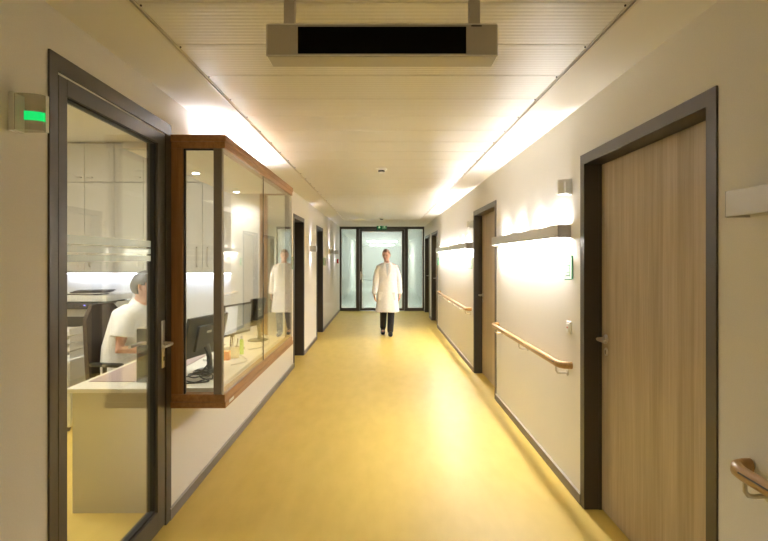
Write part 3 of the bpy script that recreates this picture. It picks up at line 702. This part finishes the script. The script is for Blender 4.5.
# cables
def cable(pts, r_, label, m_='black_plastic'):
    ps = []
    P_ = [Vector(p) for p in pts]
    for i in range(len(P_)-1):
        a, b_, c_, d = P_[max(i-1, 0)], P_[i], P_[i+1], P_[min(i+2, len(P_)-1)]
        for k in range(8):
            u = k/8; ps.append(.5*((2*b_)+(-a+c_)*u+(2*a-5*b_+4*c_-d)*u*u+(-a+3*b_-3*c_+d)*u**3))
    ps.append(P_[-1])
    return props(build('cable', MB().tube(ps, r_, 8), M[m_], None, True), label, 'cable', 'cables on the bay desk')
zc = .7605+.005
for i in range(3):
    rr = (.085, .065, .042)[i]; x_, y_ = -1.19, (3.36, 3.40, 3.44)[i]
    pts = [(x_+rr*math.cos(a)*1.1, y_+rr*math.sin(a)*1.2, zc+.013*i+.012*math.sin(a*2+i)**2) for a in [i+2*PI*k/9 for k in range(10)]]
    cable(pts, .0045, ('widest', 'middle', 'smallest and topmost')[i]+' coil of black cable at the foot of the nearest monitor')
cable([(-1.24, 3.60, .95), (-1.16, 3.5, .86), (-1.20, 3.42, .775), (-1.10, 3.30, zc), (-1.22, 3.24, zc)], .005, 'black cable hanging down behind the nearest monitor')
cable([(-1.21, 5.0, .86), (-1.12, 5.02, .80), (-1.06, 4.9, zc), (-1.05, 4.6, zc), (-1.14, 4.45, zc)], .0045, 'grey cable looping across the far end of the bay desk', 'grey_plastic')
cable([(-1.22, 4.3, zc), (-1.10, 4.12, zc+.002), (-1.03, 3.95, zc), (-1.10, 3.8, zc)], .0045, 'thin grey cable running in front of the pen cup', 'grey_plastic')
# copier
t = thing('copier', (-3.1, 5.5, 0), 'ivory office copier with a dark control strip under the cabinets', 'copier')
x0, x1, yf, yr = -3.50, -2.74, 5.22, 5.80
build('lower_body', MB().box(x0, x1, yf, yr, .03, .52, .008), M['copier'], t)
for z in (.06, .22, .38): 
    d = build('paper_drawer', MB().box(x0+.01, x1-.01, yf-.012, yf, z, z+.15, .004), M['copier'], t)
    build('drawer_grip', MB().box(x0+.25, x1-.25, yf-.014, yf-.0115, z+.11, z+.13), M['dark_plastic'], d)
build('middle_body', MB().box(x0, x1, yf+.02, yr, .52, .86, .006), M['copier'], t)
build('output_slot', MB().box(x0+.05, x1-.20, yf+.01, yf+.021, .86, .96), M['dark_plastic'], t)
build('upper_body', MB().box(x0, x1, yf+.02, yr, .86, 1.08, .006), M['copier'], t)
cs = build('control_strip', MB().box(x0, x1-.12, yf-.05, yf+.019, 1.04, 1.10, .006), M['dark_plastic'], t)
build('status_light', MB().box(-2.965, -2.95, yf-.052, yf-.0495, 1.075, 1.083), M['led_blue'], cs)
build('lid', MB().box(x0+.01, x1-.03, yf+.01, yr-.02, 1.105, 1.17, .01), M['copier'], t)
build('lid_hinge', MB().box(x0+.05, x1-.1, yr-.06, yr-.01, 1.08, 1.105), M['dark_plastic'], t)
build('side_tray', MB().prism([(x1, 1.02), (x1+.02, 1.09), (x1+.02, 1.10), (x1, 1.04)], 'y', yf+.1, yr-.1), M['copier'], t)
for i in range(4):
    a = .12*i-.1; mb = MB().box(-.17, .17, -.115, .115, 0, .011)
    bmesh.ops.rotate(mb.bm, verts=mb.bm.verts, cent=(0, 0, 0), matrix=Matrix.Rotation(a, 3, 'Z')); bmesh.ops.translate(mb.bm, verts=mb.bm.verts, vec=(-3.08+.03*i, 5.42, 1.1705+.0115*i))
    props(build('folder', mb, M['darkpaper'] if i != 1 else M['paper']), ('black', 'white', 'black', 'black')[i]+' folder in the loose pile on the copier lid, '+('lowest', 'second from the bottom', 'third from the bottom', 'topmost')[i], 'folder', 'folders on the copier')
# drawer pedestal left of the chair
t = thing('drawer_unit', (-2.96, 4.75, 0), 'white drawer unit on castors behind the dark office chair', 'drawer unit')
build('body', MB().box(-3.20, -2.76, 4.60, 5.12, .05, .64, .004), M['copier'], t)
for z, hh in ((.07, .27), (.35, .13), (.49, .13)):
    d = build('drawer', MB().box(-3.195, -2.765, 4.582, 4.60, z, z+hh, .003), M['copier'], t)
    build('handle', MB().tube([(-3.03, 4.582, z+hh-.03), (-3.03, 4.565, z+hh-.03), (-2.93, 4.565, z+hh-.03), (-2.93, 4.582, z+hh-.03)], .004, 8), M['steel'], d)
build('key', MB().box(-2.80, -2.79, 4.565, 4.582, .56, .60), M['dark_plastic'], t)
for (x_, y_) in ((-3.15, 4.65), (-2.81, 4.65), (-3.15, 5.07), (-2.81, 5.07)): build('castor', MB().lathe([(.025, -.012), (.025, .012)], (x_, y_, .025), 14, 'x'), M['black_plastic'], t)
t = thing('letter_tray', (-2.97, 4.85, .64), 'stack of white letter trays on the drawer unit', 'letter tray')
for k in range(4): build('tray', MB().box(-3.14, -2.80, 4.66, 5.0, .641+k*.07, .646+k*.07).box(-3.14, -3.135, 4.66, 5.0, .646+k*.07, .705+k*.07).box(-2.805, -2.80, 4.66, 5.0, .646+k*.07, .705+k*.07).box(-3.13, -2.81, 4.67, 4.98, .647+k*.07, .675+k*.07), M['paper'], t)

# ================================================================ office chair (faces +x)
def office_chair(cx, cy, rz):
    t = thing('office_chair', (cx, cy, 0), 'dark brown office chair behind the seated person', 'chair', None, rz)
    B = lambda n, mb, m_, p=t, s=True: build(n, mb, M[m_], p, s, world=False)
    B('seat', MB().box(-.24, .24, -.235, .235, .42, .49, .03), 'chairfab')
    bk = MB(); rows = []
    for i in range(13):
        u = i/12; z = .50+.66*u; wd = .215+.035*math.sin(PI*min(1, u*1.1))-.09*max(0, u-.86)/.14; xo = -.235-.05*u+.03*math.sin(PI*u)
        rows.append((z, wd, xo))
    for i, (z, wd, xo) in enumerate(rows):
        pass
    fr = []
    for (z, wd, xo) in rows:
        ring = []
        for k in range(9):
            y_ = -wd+2*wd*k/8; ring.append(bk.bm.verts.new((xo+.05*(abs(y_)/wd)**2, y_, z)))
        for k in range(8, -1, -1):
            y_ = -wd+2*wd*k/8; ring.append(bk.bm.verts.new((xo-.045+.05*(abs(y_)/wd)**2+.01*(abs(k-4)/4)**3, y_, z)))
        fr.append(ring)
    for i in range(12):
        for k in range(18): bk.bm.faces.new((fr[i][k], fr[i][(k+1) % 18], fr[i+1][(k+1) % 18], fr[i+1][k]))
    bk.bm.faces.new(fr[0][::-1]); bk.bm.faces.new(fr[-1])
    B('backrest', bk, 'chairfab')
    B('back_support', MB().tube([(-.10, 0, .40), (-.26, 0, .40), (-.30, 0, .46), (-.315, 0, .70)], [(.03, .012)]*4, 10), 'black_plastic')
    for s in (-1, 1):
        B('armrest', MB().tube([(-.02, s*.2, .42), (-.02, s*.275, .43), (0, s*.285, .50), (.0, s*.285, .70)], [(.018, .012)]*4, 10).box(-.12, .15, s*.285-.03, s*.285+.03, .70, .73, .012), 'black_plastic')
    B('gas_column', MB().lathe([(.03, .10), (.03, .26), (.018, .26), (.018, .42)], (0, 0, 0), 16), 'steel')
    for k in range(5):
        a = 2*PI*k/5+PI
        leg = B('leg', MB().tube([(0, 0, .12), (.33*math.cos(a), .33*math.sin(a), .075)], [(.025, .022), (.015, .012)], 10), 'black_plastic')
        B('castor', MB().lathe([(.028, -.022), (.028, .022)], (.33*math.cos(a), .33*math.sin(a), .029), 16, 'y'), 'black_plastic', leg)
office_chair(-2.11, 4.33, R(-10))

# ================================================================ people
def remeshed(name, mb, mats, voxel, parent=None, smooth=3, pick=None, fac=.5):
    bm = mb.bm; bmesh.ops.recalc_face_normals(bm, faces=bm.faces)
    me = bpy.data.meshes.new(name+'_raw'); bm.to_mesh(me); bm.free()
    o = bpy.data.objects.new(name+'_raw', me); COL.objects.link(o)
    r = o.modifiers.new('r', 'REMESH'); r.mode = 'VOXEL'; r.voxel_size = voxel
    if smooth: s = o.modifiers.new('s', 'SMOOTH'); s.factor = fac; s.iterations = smooth
    dg = bpy.context.evaluated_depsgraph_get(); dg.update()
    m2 = bpy.data.meshes.new_from_object(o.evaluated_get(dg)); m2.name = name
    bpy.data.objects.remove(o, do_unlink=True); bpy.data.meshes.remove(me)
    m2.materials.clear()
    q = link(name, m2, mats, parent)
    if pick:
        for p in m2.polygons: p.material_index = pick(p.center)
    m2.polygons.foreach_set('use_smooth', [True]*len(m2.polygons))
    return q
def head_pt(x, y, z):
    """warp of a unit sphere point into a head; face towards -y"""
    zz = z; X, Y, Z = x*.075, y*.096, z*.120
    if z < 0:
        t = -z
        X *= 1-.34*t**1.6
        if y > 0: Y *= 1-.42*t**1.2
        else: Y *= 1-.10*t**2
    if y < 0:
        Y *= 1-.05*abs(x)**2
        # eye sockets
        for s in (-1, 1):
            d = ((X-s*.031)/.020)**2 + ((Z-.004)/.013)**2
            Y += .010*math.exp(-d)
        Y -= .004*math.exp(-((Z-.026)/.012)**2)*max(0, 1-abs(x)**3)
        Y -= .006*math.exp(-((Z+.100)/.02)**2-(X/.025)**2)
    else: Y += .006*(1-abs(z))
    return Vector((X, Y, Z))
def add_head(mb, Mx):
    n, k = 40, 28; rings = []
    for i in range(1, k):
        th = PI*i/k; ring = []
        for j in range(n):
            ph = 2*PI*j/n; ring.append(mb.bm.verts.new(Mx @ head_pt(math.sin(th)*math.cos(ph), math.sin(th)*math.sin(ph), math.cos(th))))
        rings.append(ring)
    for i in range(len(rings)-1):
        for j in range(n): mb.bm.faces.new((rings[i][j], rings[i][(j+1) % n], rings[i+1][(j+1) % n], rings[i+1][j]))
    mb.bm.faces.new(rings[0][::-1]); mb.bm.faces.new(rings[-1])
    T = lambda *p: Mx @ Vector(p)
    mb.capsule([T(0, -.088, .010), T(0, -.098, -.010), T(0, -.106, -.028)], [.008, .010, .013], 10)
    for s in (-1, 1):
        mb.ell(T(s*.009, -.098, -.031), (.009, .009, .008))
        mb.ell(T(s*.030, -.079, .004), (.012, .010, .010))
        mb.capsule([T(s*.074, .012, .024), T(s*.083, .022, .016), T(s*.081, .020, -.008), T(s*.074, .008, -.026)], [.007, .009, .008, .006], 8)
    mb.capsule([T(-.020, -.088, -.058), T(0, -.095, -.056), T(.020, -.088, -.058)], .0055, 8)
    mb.capsule([T(-.017, -.087, -.068), T(0, -.093, -.069), T(.017, -.087, -.068)], .006, 8)
def add_hair(name, Mx, parent, m_, low=-.35):
    mb = MB(); n, k = 72, 48; V = {}
    def keep(x, y, z):
        if z > .56: return y > -.84 or z > .80
        if y > .25: return z > low
        if y > -.16: return z > .10
        if y > -.50: return z > .30
        return False
    for i in range(k):
        th = PI*i/k+.001
        for j in range(n):
            ph = 2*PI*j/n; x, y, z = math.sin(th)*math.cos(ph), math.sin(th)*math.sin(ph), math.cos(th)
            p = head_pt(x, y, z); bump = .0095+.0012*math.sin(9*ph+5*th)
            V[i, j] = (mb.bm.verts.new(Mx @ (p+Vector((x, y, z)).normalized()*bump)), (x, y, z))
    for i in range(k-1):
        for j in range(n):
            q = [V[i, j], V[i, (j+1) % n], V[i+1, (j+1) % n], V[i+1, j]]
            c = sum((Vector(a[1]) for a in q), Vector())/4
            if keep(*c):
                try: mb.bm.faces.new([a[0] for a in q])
                except ValueError: pass
    for v in [v for v in mb.bm.verts if not v.link_faces]: mb.bm.verts.remove(v)
    bmesh.ops.remove_doubles(mb.bm, verts=mb.bm.verts, dist=.0008)
    o = build(name, mb, M[m_], parent, True)
    s = o.modifiers.new('s', 'SOLIDIFY'); s.thickness = .012; s.offset = -1
    return o
def add_hand(mb, wrist, fwd, palm, thumb, sc=1.0, curl=.35):
    """fwd: direction of the fingers, palm: palm normal, thumb: sideways direction of the thumb"""
    w_, f_, n_, t_ = Vector(wrist), Vector(fwd).normalized(), Vector(palm).normalized(), Vector(thumb).normalized()
    P_ = lambda a, b_, c_: w_ + (f_*a + t_*b_ + n_*c_)*sc
    mb.capsule([P_(-.02, 0, 0), P_(.02, 0, 0), P_(.055, .002, .002), P_(.088, .002, .004)], [(.026*sc, .021*sc), (.031*sc, .016*sc), (.040*sc, .015*sc), (.040*sc, .012*sc)], 14, up=n_)
    for i, (off, L) in enumerate(((.030, .072), (.0105, .080), (-.0095, .074), (-.029, .058))):
        c = curl*(1+.15*i); p = [Vector((.086, off, .004))]; a = .15
        for s_ in (.45, .32, .25):
            a += c; d = p[-1]+Vector((math.cos(a), off*.12, math.sin(a)))*L*s_; p.append(d)
        mb.capsule([P_(*q) for q in p], [.0098*sc, .0092*sc, .0085*sc, .0075*sc], 8)
    mb.capsule([P_(.015, .025, .004), P_(.045, .050, .012), P_(.072, .058, .020), P_(.094, .056, .026)], [.015*sc, .0125*sc, .0105*sc, .009*sc], 8)
def head_pick(Mx):
    inv = Mx.inverted()
    def f(c):
        p = inv @ c
        if abs(p.x) < .06 and p.y < -.07:
            for s in (-1, 1):
                if ((p.x-s*.030)/.011)**2 + ((p.z-.004)/.005)**2 < 1: return 1
            if abs(p.x) < .022 and -.073 < p.z < -.053: return 2
        return 0
    return f
# ---- walking man in a white coat, facing the camera
px_, py_ = .105, 10.5
t = thing('person', (px_, py_, 0), 'person in a long white coat and dark trousers walking towards the camera', 'person')
G = lambda x, y, z: Vector((px_+x, py_+y, z))
HM = Matrix.Translation(G(-.02, -.02, 1.615)) @ Matrix.Rotation(R(-14), 4, 'Z') @ Matrix.Rotation(R(4), 4, 'X')
b = MB(); add_head(b, HM)
b.capsule([G(0, .02, 1.40), G(-.005, .01, 1.48), G(-.015, 0, 1.55)], [.065, .055, .052])
b.capsule([G(0, 0, .93), G(0, .0, 1.05), G(0, .0, 1.2), G(0, .01, 1.33), G(0, .02, 1.41)], [(.150, .10), (.135, .095), (.155, .11), (.165, .11), (.10, .07)], 16, up=(0, 1, 0))
hipL, kneeL, ankL = G(.085, 0, .92), G(.080, -.055, .50), G(.062, -.06, .09)      # image right leg, forward
hipR, kneeR, ankR = G(-.085, 0, .92), G(-.075, .02, .50), G(-.085, .22, .13)
for h_, k_, a_ in ((hipL, kneeL, ankL), (hipR, kneeR, ankR)):
    b.capsule([h_, (h_+k_)/2, k_, (k_*.6+a_*.4)+Vector((0, .015, 0)), a_], [.085, .072, .055, .052, .036])
    b.capsule([a_+Vector((0, .02, -.04)), a_+Vector((0, -.08, -.055)), a_+Vector((0, -.15, -.065))], [(.033, .03), (.038, .022), (.032, .016)], 10)
SH = {}
for s in (-1, 1):
    sh, el, wr_ = G(s*.172, .01, 1.375), G(s*.232, .04*s, 1.10), G(s*.258, -.02+.05*s, .84)
    SH[s] = (sh, el, wr_)
    b.capsule([G(s*.10, .015, 1.40), sh, (sh+el)/2, el, (el+wr_)/2, wr_], [.055, .055, .047, .040, .037, .027])
    add_hand(b, wr_+Vector((0, 0, -.01)), (0, -.12, -1), (-s, 0, 0), (0, -1, 0), 1.0, .30)
body = remeshed('body', b, [M['skin'], M['eye'], M['lips']], .0065, t, 2, head_pick(HM))
add_hair('hair', HM, t, 'hair_red')
def offs(par, mb): 
    bmesh.ops.translate(mb.bm, verts=mb.bm.verts, vec=-par.location)
    return mb
for o_ in (body,):
    for v in o_.data.vertices: v.co -= Vector((px_, py_, 0))
# trousers + shoes
tr = MB()
for h_, k_, a_ in ((hipL, kneeL, ankL), (hipR, kneeR, ankR)):
    tr.capsule([h_, (h_+k_)/2, k_, (k_+a_)/2, a_+Vector((0, 0, .01))], [.10, .088, .073, .068, .062])
q = remeshed('trousers', offs(t, tr), M['trousers'], .009, t, 3)
sh_ = MB()
for a_ in (ankL, ankR):
    dz = -a_.z+.045
    g = a_.copy(); tilt = 0 if a_ is ankL else .04
    sh_.capsule([g+Vector((0, .035, -g.z+.05+tilt)), g+Vector((0, -.03, -g.z+.055+tilt*.6)), g+Vector((0, -.12, -g.z+.036)), g+Vector((0, -.18, -g.z+.030))], [(.040, .045), (.044, .050), (.048, .034), (.038, .026)], 14)
    sh_.capsule([g+Vector((0, .01, -g.z+.05+tilt)), g+Vector((0, .005, -g.z+.12+tilt))], .046, 12)
remeshed('shoes', offs(t, sh_), M['shoe'], .007, t, 2)
# coat
ct = MB()
ring = [(.475, .245, .185, .0), (.60, .228, .172, .0), (.80, .208, .152, .0), (.98, .190, .135, 0), (1.10, .182, .130, 0), (1.25, .200, .138, 0), (1.34, .200, .135, .01), (1.40, .165, .112, .015), (1.44, .115, .092, .02), (1.465, .085, .078, .02)]
n = 48; rr = []
for (z, rx, ry, yo) in ring:
    row = []
    for j in range(n):
        a = 2*PI*j/n; wv_ = 1+.035*math.sin(7*a+1)*max(0, (1.0-z))*1.4
        row.append(ct.bm.verts.new(G(rx*wv_*math.cos(a), yo+ry*wv_*math.sin(a), z+.008*math.sin(3*a)*(z < .5))))
    rr.append(row)
for i in range(len(rr)-1):
    for j in range(n): ct.bm.faces.new((rr[i][j], rr[i][(j+1) % n], rr[i+1][(j+1) % n], rr[i+1][j]))
ct.bm.faces.new(rr[0][::-1]); ct.bm.faces.new(rr[-1])
for s in (-1, 1):
    sh, el, wr_ = SH[s]
    ct.capsule([G(s*.07, .015, 1.385), sh+Vector((-.02*s, 0, -.012)), (sh+el)/2, el, (el+wr_)/2, wr_+Vector((0, 0, .035))], [.072, .074, .069, .063, .057, .054], 14)
coat = remeshed('white_coat', offs(t, ct), M['coat'], .009, t, 4)
cd = MB()
cd.box(.012, .018, -.155, -.128, .50, 1.30)
cd2 = MB()
for s in (-1, 1):   # lapels
    v = [(s*.012, -.152, 1.18), (s*.075, -.146, 1.30), (s*.070, -.120, 1.44), (s*.040, -.095, 1.475), (s*.028, -.130, 1.36)]
    A = [cd2.bm.verts.new(p) for p in v]; B_ = [cd2.bm.verts.new((p[0], p[1]+.008, p[2])) for p in v]
    cd2.bm.faces.new(A); cd2.bm.faces.new(B_[::-1])
    for i in range(5): cd2.bm.faces.new((A[i], B_[i], B_[(i+1) % 5], A[(i+1) % 5]))
build('lapels', cd2, M['coat'], coat, world=False)
bt = MB()
for z in (1.10, .96, .82): bt.lathe([(.009, -.151), (.009, -.136)], (-.002, 0, z), 10, 'y')
build('buttons', bt, M['white_plastic'], coat, world=False)
for s in (-1, 1): build('pocket', MB().box(s*.07, s*.17, -.148+.02, -.118+.02, .72, .88, .006), M['coat'], coat, world=False)
build('shirt', MB().prism([(-.028, 1.44), (.028, 1.44), (.022, 1.36), (.004, 1.20), (-.004, 1.20), (-.022, 1.36)], 'y', -.139, -.10), mat('pale_shirt', (.62, .66, .72), .8), t, world=False)

# ---- seated man in a white tunic, facing +x
sx_, sy_ = -2.17, 4.32
t = thing('person', (sx_, sy_, 0), 'person in a white short-sleeved tunic sitting at the office desk', 'person')
K = lambda px, py, dy=0: Vector((-(382-px)*(sy_+dy)/520, sy_+dy, 1.54-(py-259)*(sy_+dy)/520))
hc = K(145, 286.8)
HM = Matrix.Translation(hc) @ Matrix.Rotation(R(90+8), 4, 'Z') @ Matrix.Rotation(R(8), 4, 'X') @ Matrix.Scale(1.05, 4)
b = MB(); add_head(b, HM)
pel = Vector((-2.16, sy_, .575)); mid = Vector((-2.165, sy_, .80)); chest = Vector((-2.085, sy_, 1.02)); nb = Vector((-2.02, sy_, 1.15))
b.capsule([nb+Vector((-.02, 0, -.04)), nb, hc+Vector((-.015, 0, -.07))], [.068, .056, .054])
b.capsule([pel, mid, chest, nb+Vector((-.01, 0, -.03))], [(.155, .115), (.145, .105), (.170, .115), (.10, .07)], 16, up=(1, 0, 0))
ARM = {}
for s in (-1, 1):
    sh = Vector((-2.04, sy_+s*.180, 1.080)); el = Vector((-2.055, sy_+s*.25, .83)); wr_ = Vector((-1.82, sy_+s*.15, .825))
    ARM[s] = (sh, el, wr_)
    b.capsule([Vector((-2.05, sy_+s*.10, 1.085)), sh, (sh+el)/2, el, (el+wr_)/2, wr_], [.055, .056, .048, .041, .038, .027])
    add_hand(b, wr_+Vector((.012, 0, 0)), (1, -s*.15, -.12), (0, 0, -1), (0, -s, 0), 1.0, .25)
    hp = Vector((-2.18, sy_+s*.09, .575)); kn = Vector((-1.76, sy_+s*.11, .58)); an = Vector((-1.72, sy_+s*.11, .10))
    ARM[s] += (hp, kn, an)
    b.capsule([hp, (hp+kn)/2, kn], [.088, .078, .058]); b.capsule([kn, (kn*.6+an*.4), an], [.055, .052, .036])
    b.capsule([an+Vector((-.03, 0, -.045)), an+Vector((.08, 0, -.055)), an+Vector((.15, 0, -.065))], [(.03, .03), (.036, .022), (.03, .016)], 10)
body = remeshed('body', b, [M['skin'], M['eye'], M['lips']], .0055, t, 2, head_pick(HM))
for v in body.data.vertices: v.co -= t.location
add_hair('hair', HM, t, 'hair', -.45)
tn = MB()
tn.capsule([pel+Vector((0, 0, .0)), pel+Vector((-.005, 0, .12)), mid, chest+Vector((-.02, 0, -.05)), chest+Vector((.0, 0, .04)), nb+Vector((-.02, 0, -.04)), nb+Vector((-.012, 0, -.005))], [(.185, .150), (.182, .150), (.180, .142), (.195, .148), (.182, .142), (.130, .108), (.080, .075)], 20, up=(1, 0, 0))
for s in (-1, 1):
    sh, el, wr_ = ARM[s][:3]
    cuff = sh*.38+el*.62
    tn.capsule([Vector((-2.035, sy_+s*.045, 1.095)), sh, (sh*.7+el*.3)+Vector((0, s*.008, 0))], [.078, .076, .080], 14)
    tn.tube([sh, (sh*.7+el*.3)+Vector((0, s*.008, 0)), cuff], [.076, .082, .088], 16)
tunic = remeshed('tunic', offs(t, tn), M['scrub'], .008, t, 3)
tp = MB()
for s in (-1, 1):
    hp, kn, an = ARM[s][3:]
    tp.capsule([hp, (hp+kn)/2, kn], [.105, .095, .078]); tp.capsule([kn, (kn+an)/2, an+Vector((0, 0, .02))], [.076, .070, .064])
remeshed('trousers', offs(t, tp), M['scrub'], .009, t, 3)
sh_ = MB()
for s in (-1, 1):
    an = ARM[s][5]
    sh_.capsule([an+Vector((-.04, 0, -.05)), an+Vector((.04, 0, -.045)), an+Vector((.12, 0, -.062)), an+Vector((.18, 0, -.068))], [(.040, .045), (.046, .050), (.048, .036), (.038, .028)], 14)
remeshed('shoes', offs(t, sh_), M['white_plastic'], .008, t, 2)
